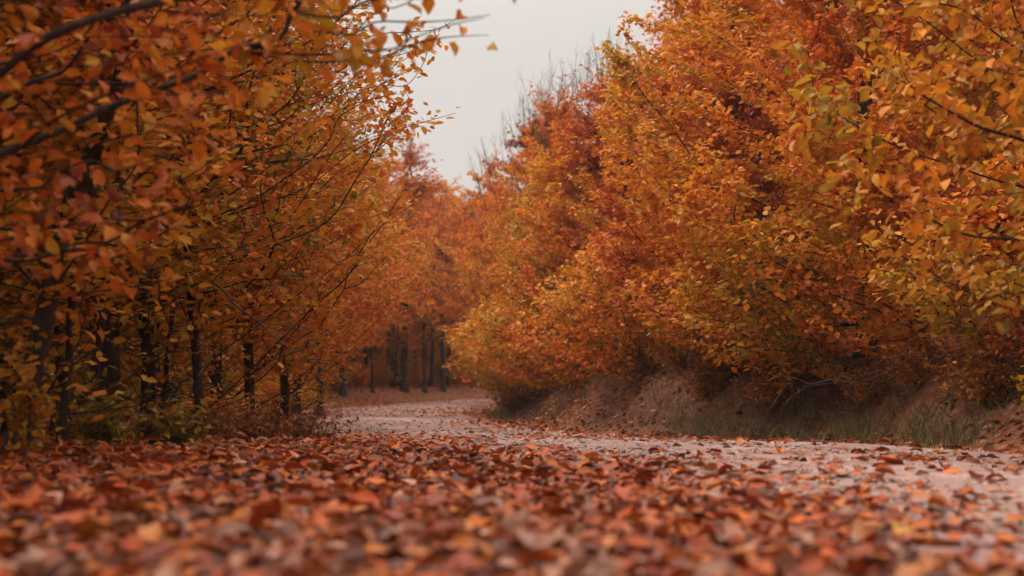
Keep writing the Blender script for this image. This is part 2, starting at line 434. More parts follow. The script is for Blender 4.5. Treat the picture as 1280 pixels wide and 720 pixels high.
def stem_line(r_, h, n=9, lean=(0, 0), wob=.06):
    t = np.linspace(0, 1, n)**1.35
    x = lean[0]*t**1.3 + np.cumsum(r_.normal(0, wob/3, n))*t; y = lean[1]*t**1.3 + np.cumsum(r_.normal(0, wob/3, n))*t
    L_ = np.stack([x, y, h*t - .12*(t == 0)], 1); return L_

NLEAF = [0]
def add_whip(g, r_, p0, up, ln, r):
    a = np.linspace(0, 2*np.pi, 3, endpoint=False)
    bend = np.append(r_.normal(0, .06, 2), 0)
    C = np.array([p0, p0 + up*ln*.5 + bend*ln, p0 + up*ln]); R = np.array([r, r*.75, r*.35])
    A = unit(np.cross(up, [1, .2, .1])); B = np.cross(up, A)
    V = C[:, None] + R[:, None, None]*(np.cos(a)[None, :, None]*A + np.sin(a)[None, :, None]*B)
    i = np.arange(2)[:, None]*3 + np.arange(3)[None]; i2 = np.arange(2)[:, None]*3 + (np.arange(3)[None] + 1) % 3
    g.add(V.reshape(-1, 3), [np.stack([i, i2, i2 + 3, i + 3], -1).reshape(-1, 4)])
def tree(label, loc, pts, trunk, r_base, r_tip=.0035, group=None, per_m=60, size=.085, t0=.55, tvar=.09, spread=.05, thr=.012,
         rich=False, keep=None, bark=None, seed=1, bf=.35, slope=.35, zs=1.5, fine=False, name='beech_tree', cat='tree',
         droop=.35, tilt=.6, hz=.2, hclump=.2, leafmat=None, rmin=0.0, flare=True, whips=None, cmul=(1, 1, 1)):
    r_ = np.random.default_rng(seed)
    root = thing(name, label, cat, loc, group)
    pos, par, order, m = grow(pts, trunk, bf, slope, zs)
    pos, rad, kids, tips = skeleton(r_, pos, par, order, m, r_base, r_tip)
    if flare: rad[0] *= 1.9; rad[1] *= 1.12
    g = Geo(); tubes(g, pos, rad, kids, tips, par, rmin, fine)
    if whips is not None:
        for p0, up, ln in zip(*whips):
            add_whip(g, r_, p0, up, ln, .0055)
            for f_ in r_.uniform(.15, .85, 7):
                add_whip(g, r_, p0 + up*ln*f_, unit(up + np.append(r_.normal(0, .35, 2), 0)), ln*(1 - f_)*r_.uniform(.5, 1), .003)
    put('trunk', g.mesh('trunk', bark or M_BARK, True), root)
    g = Geo()
    n = leaf_cloud(r_, g, pos, par, rad, kids, m, per_m, size, t0, tvar, spread, thr, rich, keep, droop, tilt, seed, hz, hclump, cmul)
    NLEAF[0] += n
    if n: put('crown', g.mesh('crown', leafmat or M_LEAF), root)
    return root
def at(x, y, dz=0): return (x, y, H(x, y) + dz)
def thin_top(z0, z1, floor=.04):
    return lambda P, r_: r_.uniform(0, 1, len(P)) < np.clip(1 - (P[:, 2] - z0)/(z1 - z0), floor, 1)

# --- right side: hedge-like row of young beeches along the top of the cut bank
def top_h(x, y, v):      # height of a tree at (x, y) whose top stands at a given elevation over the camera
    return cam.location.z + (490 - v)/1758*y - H(x, y)
def row_tree(label, x, y, h, R, seed, n=1100, per_m=55, t0=.56, size=.074, zlo=.1, bare=0.0, skew=(-.5, -.3), r_base=.10, **kw):
    r_ = np.random.default_rng(seed)
    pts = envelope(r_, n, zlo, h, R, .33, 2.6, .5, seed, skew)
    kw.setdefault('zs', 2.2); kw.setdefault('slope', .48); kw.setdefault('spread', .045)
    keep = None
    if bare > 0:
        a = r_.uniform(0, 6.28, 70); q = r_.uniform(.0, .42, 70)*R
        tip = np.stack([q*np.cos(a) + skew[0]*.4, q*np.sin(a), h*.9 + r_.uniform(.1, bare, 70)*(1 - q/R)], 1)
        mid = tip*np.array([.85, .85, 1]); mid[:, 2] -= r_.uniform(.25, .6, 70)
        pts = np.vstack([pts, tip, mid]); keep = thin_top(h*.80, h*1.0)
    tr = stem_line(r_, h*.85, 10, (skew[0]*.6, skew[1]*.6), .12)
    if bare > 0:
        n_ = 60; q = r_.power(1.5, n_)*R*.9; a = r_.uniform(0, 6.28, n_)
        p0 = np.stack([q*np.cos(a) + skew[0]*.4, q*np.sin(a) + skew[1]*.4, h*(1 - .45*(q/R)**1.6) - .5], 1)
        up = unit(np.stack([np.cos(a)*q/R*.35 + r_.normal(0, .08, n_), np.sin(a)*q/R*.35 + r_.normal(0, .08, n_), np.ones(n_)], 1))
        kw['whips'] = (p0, up, .5 + bare*r_.uniform(.2, 1, n_)*(1 - .75*q/R))
    return tree(label, at(x, y), pts, tr, r_base, group=None, per_m=per_m, size=size, t0=t0, seed=seed, keep=keep, **kw)

R2 = row_tree('dense beech on the cut bank directly behind the golden overhanging beech', 3.9, 15.4, 8.0, 2.1, 101, n=1100, t0=.55, per_m=120, zlo=-.25, skew=(-.5, -.5))
R3 = row_tree('tall orange beech whose crown runs out of the top of the photo', 3.2, 19.6, top_h(3.2, 19.6, -60), 2.05, 102, n=1250, t0=.62, per_m=125, zlo=-.3, skew=(-.35, -.5))
R4 = row_tree('beech above the bare patch of red earth, orange top and olive gold underside', 2.0, 25, top_h(2, 25, 70), 2.1, 103, n=1100, t0=.60, hz=.3, per_m=125, bare=.9, zlo=-.3, skew=(-.4, -.4))
R5 = row_tree('orange beech with tall bare twigs standing above its leafy top', 1.3, 31, top_h(1.3, 31, 100), 2.2, 104, n=1400, t0=.63, bare=1.5, per_m=115, hz=.3, zlo=-.3)
R6 = row_tree('rust red beech with a fringe of short bare twigs along its top', .9, 37, top_h(.9, 37, 130), 2.3, 105, n=1050, t0=.65, bare=.9, per_m=105, size=.082, zlo=.1)
R7 = row_tree('red orange beech at the inside of the bend, lowest of the bank row', 1.5, 43, top_h(1.5, 43, 175), 2.5, 106, n=1050, t0=.65, bare=.8, per_m=105, size=.085, zlo=.35)

# the near tree whose branches hang over the road at the right
r_ = np.random.default_rng(201)
bx, by = 5.6, 10.8; bz = H(bx, by)
pts = np.vstack([ellipsoid(r_, 620, (3.7, 8.5, 2.5), (2.1, 1.6, 1.9)), ellipsoid(r_, 420, (5.2, 9.6, 3.4), (2.0, 1.8, 2.2)),
                 ellipsoid(r_, 260, (4.9, 9.3, 1.4), (1.6, 1.2, .8))]) - np.array([bx, by, bz])
tree('beech with large golden orange leaves reaching low over the road from the bank', (bx, by, bz), pts, stem_line(r_, 5.0, 10, (-.7, -.6), .15), .11,
     per_m=34, size=.104, t0=.41, tvar=.08, spread=.06, rich=True, seed=201, fine=True, droop=.6, tilt=.8, hz=.1, hclump=.12)

SAP = 'low orange gold beech sapling hanging over the edge of the cut bank'
sr = np.random.default_rng(150); saps = []
for q, (tt, hh, RR) in enumerate([(.56, 2.2, 1.05), (.48, 1.8, .9), (.60, 2.5, 1.1), (.52, 2.0, 1.0)]):
    r_ = np.random.default_rng(151 + q)
    pts = envelope(r_, 420, -.08, hh, RR, .4, 2.0, .35, 151 + q, (-.5, -.35))
    saps.append((pts, stem_line(r_, hh*.8, 7, (-.4, -.3), .1), tt))
sap0 = {}
q = 0
for yy in np.arange(9.5, 35, 1.6):
    k_ = int(np.argmin(np.abs(CLN[:, 1] - yy) + (CLN[:, 1] > 50)*99)); dd = HALF + sr.uniform(1.0, 1.6)
    c_ = CLN[k_] + CN[k_]*dd; kk_ = q % 4; q += 1
    if yy < 11: continue
    if kk_ not in sap0:
        pts, st_, tt = saps[kk_]
        sap0[kk_] = tree(SAP, at(*c_), pts, st_, .03, group='beech saplings along the bank edge', per_m=55, size=.08, t0=tt, seed=151 + kk_, hz=.1, name='beech_sapling')
    else:
        copy_thing(sap0[kk_], at(*c_), sr.uniform(-.6, .6), sr.uniform(.8, 1.1))
# --- left side
r_ = np.random.default_rng(301)
bx, by = -4.2, 6.5; bz = H(bx, by)
pts = np.vstack([ellipsoid(r_, 560, (-2.35, 5.9, 1.95), (1.75, 1.3, 1.0)), ellipsoid(r_, 130, (-.62, 5.7, 2.1), (.62, .6, .42)), ellipsoid(r_, 560, (-2.6, 6.0, 3.7), (2.1, 1.8, 1.4)),
                 ellipsoid(r_, 150, (-2.5, 6.2, 1.1), (1.0, 1.0, .45))]) - np.array([bx, by, bz])
lk = lambda P, q: (noise3(P, 2.0, 88) + .25*P[:, 0] + .8*(P[:, 2] - 1.7) + q.normal(0, .25, len(P)) > .15)
tree('near beech outside the frame whose dark branches and large orange leaves fill the upper left', (bx, by, bz), pts,
     stem_line(r_, 5.4, 10, (.4, -.1), .1), .07, per_m=14, size=.088, t0=.63, tvar=.12, spread=.045, rich=True, seed=301, fine=True,
     droop=.7, tilt=.7, slope=.12, zs=2.6, hz=.25, r_tip=.0036, keep=lk)

def left_tree(label, x, y, h, R, seed, trunk_r, zlo, t0, n=800, per_m=60, lean=(0, 0), skew=(.6, -.2), size=.078, bark=None, fine=False, **kw):
    r_ = np.random.default_rng(seed)
    pts = envelope(r_, n, zlo, h, R, .4, 2.0, .3, seed, skew)
    a = r_.uniform(0, 6.28, 110); q = r_.uniform(.25, 1.1, 110)                 # bare dead twigs low on the stem
    pts = np.vstack([pts, np.stack([q*np.cos(a), q*np.sin(a), r_.uniform(.25, zlo + .5, 110)], 1)])
    kw.setdefault('keep', lambda P, q_: q_.uniform(0, 1, len(P)) < np.clip((P[:, 2] - zlo + .45)/.6, .08, 1))
    return tree(label, at(x, y), pts, stem_line(r_, h*.85, 11, lean, .34), trunk_r, per_m=per_m, size=size, t0=t0, seed=seed, bark=bark, fine=fine, **kw)
left_tree('dark leaning trunk at the left edge, bending to the right as it rises', -2.85, 8.1, 5.5, 1.5, 302, .06, 1.0, .45, n=480, per_m=20, lean=(1.3, .2), fine=True, size=.09, slope=.2, zs=2.0)
left_tree('thickest dark trunk of the left wood, rising straight behind the leaf bank', -3.2, 11.2, 7.5, 2.0, 303, .08, 1.1, .43, n=700, per_m=24, fine=True, hz=.3, slope=.2, zs=2.0)
left_tree('dark trunk standing close beside the thickest trunk of the left wood', -3.15, 12.2, 7, 1.9, 304, .062, 1.0, .43, n=600, per_m=24, fine=True, hz=.3, slope=.2, zs=2.0)
left_tree('slim dark trunk leaning left above the green seedlings', -2.65, 12.0, 5.5, 1.5, 305, .04, 1.0, .42, n=500, per_m=26, lean=(-.7, .2), fine=True, hz=.2)
left_tree('left one of the twin trunks behind the brown bracken', -3.55, 17, 7, 1.8, 306, .07, 1.0, .45, n=900, per_m=44, hz=.3)
left_tree('right one of the twin trunks behind the brown bracken', -3.2, 17.2, 7.0, 1.4, 307, .06, 1.0, .47, n=900, per_m=44, skew=(.5, -.3), hz=.3)
left_tree('golden beech whose branches reach furthest over the left edge of the road', -3.4, 21, 5.0, 1.45, 308, .065, .9, .50, n=1000, per_m=60, skew=(.5, -.3), hz=.3)
left_tree('upright trunk beside the pale bend, first one past the bracken', -3.75, 24.5, 5.2, 1.7, 309, .07, 1.2, .56, skew=(.3, -.3), n=900, per_m=60, hz=.25)
left_tree('short dark trunk on the leafy slope left of the road', -4.1, 30, 6.2, 1.9, 310, .075, 1.3, .62, n=800, per_m=55, hz=.2)
left_tree('thin crowned rust beech with pale branches showing against the sky', -3.7, 48.6, 9.4, 2.1, 311, .10, 1.8, .66, n=620, per_m=45, size=.09, hz=.15)
left_tree('thin red beech behind the outside of the bend', -5.1, 42.5, 9.0, 2.0, 312, .085, 1.8, .68, n=620, per_m=45, size=.09, hz=.15)
# slim stems crowding the front of the left wood, their lower twigs nearly bare
SLIM = 'slim dark beech stem with bare lower twigs in the thicket left of the road'
slim = []
for q, (h, R, tr_) in enumerate([(4.6, 1.1, .028), (5.4, 1.3, .036), (4.0, 1.0, .022)]):
    r_ = np.random.default_rng(330 + q)
    pts = envelope(r_, 380, .35, h, R, .45, 1.6, .35, 330 + q)
    slim.append(tree(SLIM, at(-3.6 - q*.5, 9.4 + q*1.7), pts, stem_line(r_, h*.9, 10, (r_.normal(0, .35), 0), .16), tr_, r_tip=.0028, group='slim stems of the left thicket', per_m=30, size=.085, t0=.40,
         seed=330 + q, slope=.35, zs=1.8, tvar=.1, hz=.25, fine=True, keep=lambda P, q_: q_.uniform(0, 1, len(P)) < np.clip(.22 + .4*(P[:, 2] - .5), .1, 1)))
sl_ = np.random.default_rng(340); got = [(o.location.x, o.location.y) for o in slim]
while len(got) < 30:
    y = sl_.uniform(8.2, 20); x = -2.35 - .06*y - sl_.uniform(0, 1)**1.2*(.9 + y*.16)
    if any((x - a)**2 + (y - b)**2 < .5**2 for a, b in got) or lateral(x, y)[0][0] > -HALF - .8: continue
    got.append((x, y)); copy_thing(slim[len(got) % 3], at(x, y), sl_.uniform(0, 6.28), sl_.uniform(.8, 1.25))
for _ in range(40):
    k_ = int(sl_.integers(0, len(CLN))); c_ = CLN[k_] - CN[k_]*(HALF + sl_.uniform(2, 9))
    if _ < 26: k_ = int(np.argmin(np.abs(np.arange(len(CLN)) - (112 + 2*_)))); c_ = CLN[k_] - CN[k_]*(HALF + sl_.uniform(1.6, 4.5))
    else: c_ = (sl_.uniform(-13, 3), sl_.uniform(60, 76))
    if lateral(*c_)[0][0] > -HALF - 1.5: continue
    if 22 < c_[1] < 77 and c_[0] < 9: copy_thing(slim[_ % 3], at(*c_), sl_.uniform(0, 6.28), sl_.uniform(1.3, 2.0), 'slim dark beech stem in the wood outside the far bend', 'slim stems outside the bend')
print('leaves', NLEAF[0])

POLE = 'slender dark trunk with a thin high crown in the wood at the far bend'
poles = []
for q, (h, R, tr_, tt) in enumerate([(8.5, 1.0, .065, .60), (7.6, .9, .085, .66), (9.2, 1.1, .05, .54)]):
    r_ = np.random.default_rng(350 + q)
    pts = envelope(r_, 240, 2.6, h, R, .45, 1.8, .35, 350 + q)
    poles.append((pts, stem_line(r_, h*.9, 10, (r_.normal(0, .3), 0), .2), tr_, tt))
pole0 = {}; pl = []; q = 0
while len(pl) < 40:
    k_ = int(sl_.integers(98, 160)); c_ = CLN[k_] - CN[k_]*(HALF + .9 + sl_.uniform(0, 1)**1.4*9)
    if not (30 < c_[1] < 80 and -13 < c_[0] < 5) or any((c_[0] - a)**2 + (c_[1] - b)**2 < .7 for a, b in pl): continue
    pl.append(tuple(c_)); q = len(pl) % 3
    if q not in pole0:
        pts, st_, tr_, tt = poles[q]
        pole0[q] = tree(POLE, at(*c_), pts, st_, tr_, r_tip=.006, group='slender trunks at the far bend', per_m=36, size=.09, t0=tt, seed=350 + q, hz=.2, spread=.06)
    else: copy_thing(pole0[q], at(*c_), sl_.uniform(0, 6.28), sl_.uniform(.8, 1.1))
# --- the wood behind: copies of a few kinds
wood = []
for s_, (h, R, zl, tt, tr_) in enumerate([(8.5, 1.9, 1.7, .56, .085), (9.5, 2.2, 2.0, .64, .10), (7.5, 1.8, 1.3, .46, .065), (9.0, 2.0, 1.6, .68, .08)]):
    r_ = np.random.default_rng(400 + s_)
    pts = envelope(r_, 520, zl, h, R, .42, 1.8, .3, 400 + s_)
    wood.append((pts, stem_line(r_, h*.88, 9, (r_.normal(0, .3), r_.normal(0, .3)), .2), tr_, tt))
KIND = ['orange beech', 'rust orange beech', 'golden beech', 'red brown beech']
spots = []
wr = np.random.default_rng(77)
def try_spot(x, y, mind):
    d = lateral(x, y)[0][0]
    if -HALF - 1.3 < d < HALF + 2.2: return
    if any((x - a)**2 + (y - b)**2 < mind**2 for a, b, _ in spots): return
    spots.append((x, y, int(wr.integers(4))))
own = [(-2.85, 8.1), (-3.2, 11.2), (-3.15, 12.2), (-2.65, 12), (-3.55, 17), (-3.2, 17.2), (-3.4, 21), (-3.75, 24.5), (-4.1, 30), (-3.7, 48.6), (-5.1, 42.5),
       (3.9, 15.4), (3.2, 19.6), (2, 25), (1.3, 31), (.9, 37), (1.5, 43), (5.6, 10.8), (-3.1, 4.9)]
for a in own: spots.append((*a, -1))
for _ in range(900):
    y = wr.uniform(7, 75); x = -3.6 - wr.uniform(0, 1)**1.5*(3 + y*.28)
    try_spot(x, y, 2.6)
for _ in range(400):
    y = wr.uniform(60, 92); x = wr.uniform(-14, 12); try_spot(x, y, 3.0)
for _ in range(300):
    y = wr.uniform(12, 55); x = wr.uniform(3, 4 + y*.33); try_spot(x, y, 2.5)
for p_ in [(-6.5, 1), (-5, -2.5), (-8, 3.5), (-4, -6), (8.5, 6), (9, 1), (7.5, -3), (-6, 6.5), (-4.4, 2.2), (-3.4, -1.2), (-5.4, 4.6), (-6.6, 3.2), (6.8, 13.6), (5.8, 17.2), (7.8, 16.6), (7.0, 20.5), (9.5, 20), (8.6, 13)]: spots.insert(0, (*p_, int(wr.integers(4))))  # the unseen trees on the left are added to shade that side
SKX, SKY = [400, 500, 545, 575, 600, 640, 690, 730, 765, 850, 870], [60, 130, 165, 225, 205, 170, 135, 110, 60, 5, -200]
WH = [8.5, 9.5, 7.5, 9.0]
proto = {}
cnt = 0
for (x, y, k) in spots:
    if k < 0: continue
    d = lateral(x, y)[0][0]
    if d < 0: where, gp = 'in the wood left of the road', 'beeches of the left wood'
    else: where, gp = 'on the slope above the cut bank', 'beeches on the slope above the bank'
    if y > 55 and d < 0: where, gp = 'behind the far bend of the road', 'beeches behind the far bend'
    lab = f'{KIND[k]} with a slim dark trunk {where}'
    if k not in proto:
        pts, st_, tr_, tt = wood[k]
        proto[k] = tree(lab, at(x, y), pts, st_, tr_, r_tip=.005, group=gp, per_m=48, size=.10, t0=tt, seed=400 + k, spread=.08, thr=.015, hz=.15)
    else:
        sc_ = wr.uniform(.82, 1.12)
        if y > 14: sc_ = min(sc_, top_h(x, y, np.interp(640 + (x - .5)/y*1758, SKX, SKY))/WH[k])
        if sc_ < .45: continue
        copy_thing(proto[k], at(x, y), wr.uniform(0, 6.28), sc_, lab, gp)
    cnt += 1
print('wood', cnt, 'leaves', NLEAF[0])

# ------------------------------------------------------------------ undergrowth
def bush(label, x, y, h, R, seed, t0, n=160, per_m=40, size=.06, name='bush', cat='bush', mat=None, tvar=.07, rich=False, group=None, stems=7, **kw):
    r_ = np.random.default_rng(seed)
    a = r_.uniform(0, 6.28, n); q = R*r_.power(1.6, n); t = r_.beta(1.4, 1.2, n)
    pts = np.stack([q*np.cos(a)*(.5 + .6*t), q*np.sin(a)*(.5 + .6*t), .04 + h*t*(1 - .35*(q/R)**2)], 1)
    tr = np.stack([np.zeros(4), np.zeros(4), np.linspace(-.05, h*.35, 4)], 1)
    return tree(label, at(x, y), pts, tr, .008 + .008*h, r_tip=.0016, per_m=per_m, size=size, t0=t0, tvar=tvar, seed=seed, name=name, cat=cat,
                bf=.7, slope=.9, zs=1.0, spread=.025, thr=.02, hz=0, bark=M_TWIG, rich=rich, group=group, flare=False, **kw)
BR = (.72, 1.15, 1.3)
bush('low brown bracken clump arching beside the left edge of the road', -2.1, 11.4, .33, .75, 501, .97, n=220, per_m=24, size=.042, droop=.9, cmul=BR)
bush('dead bracken clump spilling furthest towards the road', -2.0, 13.2, .28, .6, 502, .95, n=200, per_m=24, size=.042, droop=.9, cmul=BR)
bush('olive brown bramble in front of the twin trunks', -2.75, 12.3, .36, .65, 503, .4, n=220, per_m=26, size=.045, cmul=(.6, .75, .8), tvar=.2)
bush('yellow green seedling clump below the slim leaning trunk', -2.4, 10.2, .34, .38, 504, .12, n=70, per_m=17, size=.07, rich=True)
bush('yellow leaved sapling between the leaf bank and the thickest trunk', -2.75, 9.5, .5, .4, 505, .2, n=80, per_m=16, size=.075, rich=True)
bush('tall yellow sapling in front of the dark leaning trunk', -2.6, 7.6, .8, .3, 506, .26, n=60, per_m=16, size=.07, rich=True)
bush('green gold bush behind the olive bramble', -3.0, 14.2, .5, .6, 507, .26, n=160, per_m=28, size=.055)
bush('tangle of dry brown stems at the very edge of the leaf bank', -3.1, 10.6, .45, .6, 513, .85, n=220, per_m=20, size=.045, cmul=BR)
bush('golden shrub at the foot of the trunk beside the pale bend', -4.2, 25, .9, .8, 508, .34, n=240, per_m=50, size=.07)
bush('low golden shrub on the leafy slope beyond the bend trunk', -4.9, 31, .9, .9, 509, .38, n=240, per_m=50, size=.07)
bush('brown bramble at the foot of the bank where the road bends', .1, 27.2, .5, .7, 510, .92, n=220, per_m=40, size=.05, cmul=BR)
bush('brown bramble hanging down the bank near the right edge', 4.3, 11.2, .7, .7, 511, .97, n=220, per_m=30, size=.055)
b0 = bush('tangled brown bramble on the face of the bank above the grass', 3.9, 11.6, .6, .6, 514, .97, n=220, per_m=24, size=.045, cmul=BR, group='brambles on the bank')
for _ in range(14):
    k_ = int(np.argmin(np.abs(CLN[:, 1] - np.random.default_rng(700 + _).uniform(8, 26))))
    c_ = CLN[k_] + CN[k_]*(HALF + np.random.default_rng(730 + _).uniform(.7, 1.5))
    copy_thing(b0, at(*c_), _*1.1, .7 + .05*(_ % 9))
bush('small yellow sapling on the bank below the golden beech', 4.0, 10.4, .5, .35, 512, .2, n=70, per_m=22, size=.07, rich=True)
ur = np.random.default_rng(520)
ub = bush('small golden shrub on the floor of the left wood', -5.5, 15, .8, .7, 521, .33, n=200, per_m=45, size=.07, group='shrubs on the floor of the left wood')
ub2 = bush('rusty orange shrub on the slope straight beyond the far bend', -4.9, 60, 1.3, 1.0, 522, .45, n=220, per_m=50, size=.085)
for _ in range(26):
    k_ = 112 + int(_*2.2); c_ = CLN[k_] - CN[k_]*(HALF + ur.uniform(1.4, 3.2))
    copy_thing(ub2 if _ % 3 else ub, at(*c_), ur.uniform(0, 6.28), ur.uniform(.45, .85), 'orange shrub lining the outer edge of the far bend' if _ % 3 else 'golden shrub lining the outer edge of the far bend', 'shrubs lining the far bend')
for _ in range(110):
    x, y = ur.uniform(-13, 5), ur.uniform(57, 82)
    if lateral(x, y)[0][0] > -HALF - 1: continue
    copy_thing([ub, ub2, ub2][_ % 3], at(x, y), ur.uniform(0, 6.28), ur.uniform(.9, 1.7), ['small golden shrub behind the far bend of the road', 'orange shrub behind the far bend of the road', 'orange shrub behind the far bend of the road'][_ % 3], 'shrubs behind the far bend')
for _ in range(40):
    k_ = int(ur.integers(0, len(CLN))); c_ = CLN[k_] - CN[k_]*(HALF + ur.uniform(1.8, 6))
    if not 24 < c_[1] < 62: continue
    copy_thing(ub, at(*c_), ur.uniform(0, 6.28), ur.uniform(.7, 1.5), 'golden shrub under the trees beside the outside of the bend', 'shrubs outside the bend')
for _ in range(60):
    y = ur.uniform(11, 60); x = -4.0 - ur.uniform(0, 1)*(2 + y*.22)
    if lateral(x, y)[0][0] > -HALF - 1: continue
    copy_thing(ub, at(x, y), ur.uniform(0, 6.28), ur.uniform(.7, 1.5))

# grass tufts along the foot of the bank
g = Geo(); gr = np.random.default_rng(61)
nb = 0
for _ in range(2600):
    k = gr.integers(0, len(CLN)); 
    if not (6 < CLN[k, 1] < 30): continue
    d = HALF + .2 + abs(gr.normal(0, .45)); c = CLN[k] + CN[k]*d + CT[k]*gr.uniform(-.4, .4)
    if noise3(np.array([[c[0], c[1], 0]]), 1.2, 66)[0] < -.55: continue
    n = int(gr.integers(8, 20)); base = c + gr.normal(0, .07, (n, 2)); bz = height(base[:, 0], base[:, 1])
    hgt = gr.uniform(.06, .30, n)*gr.uniform(.5, 1.1)*(1.15 if CLN[k, 1] < 16 else .8); dr = gr.normal(0, .75, (n, 2)); w = gr.uniform(.0025, .005, n)
    a = gr.uniform(0, 6.28, n); wx = np.stack([np.cos(a), np.sin(a), 0*a], 1)*w[:, None]
    b0 = np.stack([base[:, 0], base[:, 1], bz - .01], 1)
    p1 = b0 + np.stack([dr[:, 0]*hgt*.25, dr[:, 1]*hgt*.25, hgt*.55], 1); p2 = b0 + np.stack([dr[:, 0]*hgt*.8, dr[:, 1]*hgt*.8, hgt*.95], 1)
    V = np.stack([b0 - wx, b0 + wx, p1 + wx*.8, p1 - wx*.8, p2], 1).reshape(-1, 3)
    o = (np.arange(n)*5)[:, None]
    cc = np.array([(.10, .125, .045), (.13, .125, .05), (.20, .15, .075)])[gr.integers(0, 3, n)]*gr.uniform(.6, 1.1, (n, 1))
    g.add(V, [o + np.array([0, 1, 2, 3]), o + np.array([3, 2, 4])], np.repeat(cc, 5, 0))
grass = put('grass', g.mesh('grass', M_GRASS)); tag(grass, 'dull green grass along the foot of the bank', 'grass', kind='stuff')

# ------------------------------------------------------------------ fallen leaves
LIT = np.array([(.46, .085, .016), (.29, .05, .013), (.58, .15, .022), (.11, .03, .016), (.52, .25, .16), (.36, .16, .10), (.50, .16, .03), (.27, .10, .05), (.44, .24, .17)])
LIT = LIT*.88
LW = np.array([.29, .20, .17, .08, .06, .04, .08, .06, .02])
lr = np.random.default_rng(71)
def litter_density(x, y):
    d, k = lateral(x, y); P = np.stack([x, y, 0*x], 1)
    e = d + HALF + .35*noise3(P, .9, 41)
    p = np.where(e < 0, 1.0, .035 + .9*np.exp(-np.clip(e, 0, 9)/.42))
    return np.where(d > HALF, .45, np.maximum(p, .10 + .25*sstep(HALF - .5, HALF + .1, d)))
def litter(name, label, n, ylo, yhi, size, rich, stack):
    y = np.sqrt(lr.uniform(ylo**2, yhi**2, n)); x = y*lr.uniform(-.46, .46, n) + lr.uniform(-.5, .5, n)
    k = lr.uniform(0, 1, n) < litter_density(x, y); x, y = x[k], y[k]; n = len(x)
    dd = litter_density(x, y)
    z = height(x, y) + .008 + lr.power(1.0, n)*stack*np.clip(dd, .12, 1)
    a = lr.uniform(0, 6.28, n)
    D = np.stack([np.cos(a), np.sin(a), lr.normal(0, .2, n)*np.clip(dd*1.2, .25, 1)], 1)
    Nn = unit(np.stack([lr.normal(0, .22, n), lr.normal(0, .22, n), np.ones(n)], 1))
    Nn[lr.uniform(0, 1, n) < .5] *= -1
    col = LIT[lr.choice(len(LIT), n, p=LW)]*lr.uniform(.7, 1.25, (n, 1))
    g = Geo(); add_leaves(g, np.stack([x, y, z], 1), D, Nn, size*lr.triangular(.42, .9, 1.35, n), col, rich, lr.normal(.25, .7, n))
    o = put(name, g.mesh(name, M_LITTER)); tag(o, label, 'fallen leaves', kind='stuff'); return n
print('litter', litter('leaf_carpet', 'thick carpet of red brown fallen leaves beside the road', 17000, 1.2, 9.5, .098, True, .04),
      litter('leaf_litter', 'fallen leaves strewn along the road and its verges', 60000, 9.0, 62, .085, False, .03))

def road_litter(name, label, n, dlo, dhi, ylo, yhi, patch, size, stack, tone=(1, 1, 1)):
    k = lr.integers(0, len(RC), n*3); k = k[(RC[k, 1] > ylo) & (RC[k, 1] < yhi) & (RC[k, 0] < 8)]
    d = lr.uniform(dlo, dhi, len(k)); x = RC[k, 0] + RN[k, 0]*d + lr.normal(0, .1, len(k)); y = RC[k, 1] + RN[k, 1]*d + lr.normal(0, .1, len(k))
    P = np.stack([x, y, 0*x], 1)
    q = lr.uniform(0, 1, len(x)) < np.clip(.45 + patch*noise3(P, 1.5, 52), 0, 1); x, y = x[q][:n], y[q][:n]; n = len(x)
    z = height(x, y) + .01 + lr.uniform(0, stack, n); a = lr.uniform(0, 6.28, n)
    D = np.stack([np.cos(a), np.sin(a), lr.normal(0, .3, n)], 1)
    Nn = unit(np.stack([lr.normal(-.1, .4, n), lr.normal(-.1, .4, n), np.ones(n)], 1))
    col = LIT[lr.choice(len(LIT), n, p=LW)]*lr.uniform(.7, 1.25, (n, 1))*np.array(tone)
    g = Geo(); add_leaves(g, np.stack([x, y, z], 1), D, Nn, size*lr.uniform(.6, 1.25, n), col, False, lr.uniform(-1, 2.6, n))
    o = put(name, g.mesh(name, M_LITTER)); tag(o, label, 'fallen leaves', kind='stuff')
road_litter('bank_leaves', 'fallen leaves caught on the face of the cut bank', 7000, HALF - .1, HALF + 2.4, 6, 45, .9, .08, .03, (.5, .55, .6))  # same litter, colour darkened to carry the shade under the overhanging trees
road_litter('road_leaves', 'fallen leaves scattered thinly over the gravel road', 4500, -HALF, HALF, 10, 48, .6, .075, .012)
road_litter('verge_leaves', 'fallen leaves heaped along the left verge of the road', 11000, -HALF - 3.2, -HALF + .9, 9.5, 64, 1.2, .085, .02)
road_litter('inner_verge_leaves', 'fallen leaves heaped along the inside of the far bend', 3500, HALF - .7, HALF + 1.0, 20, 60, 1.2, .085, .02)
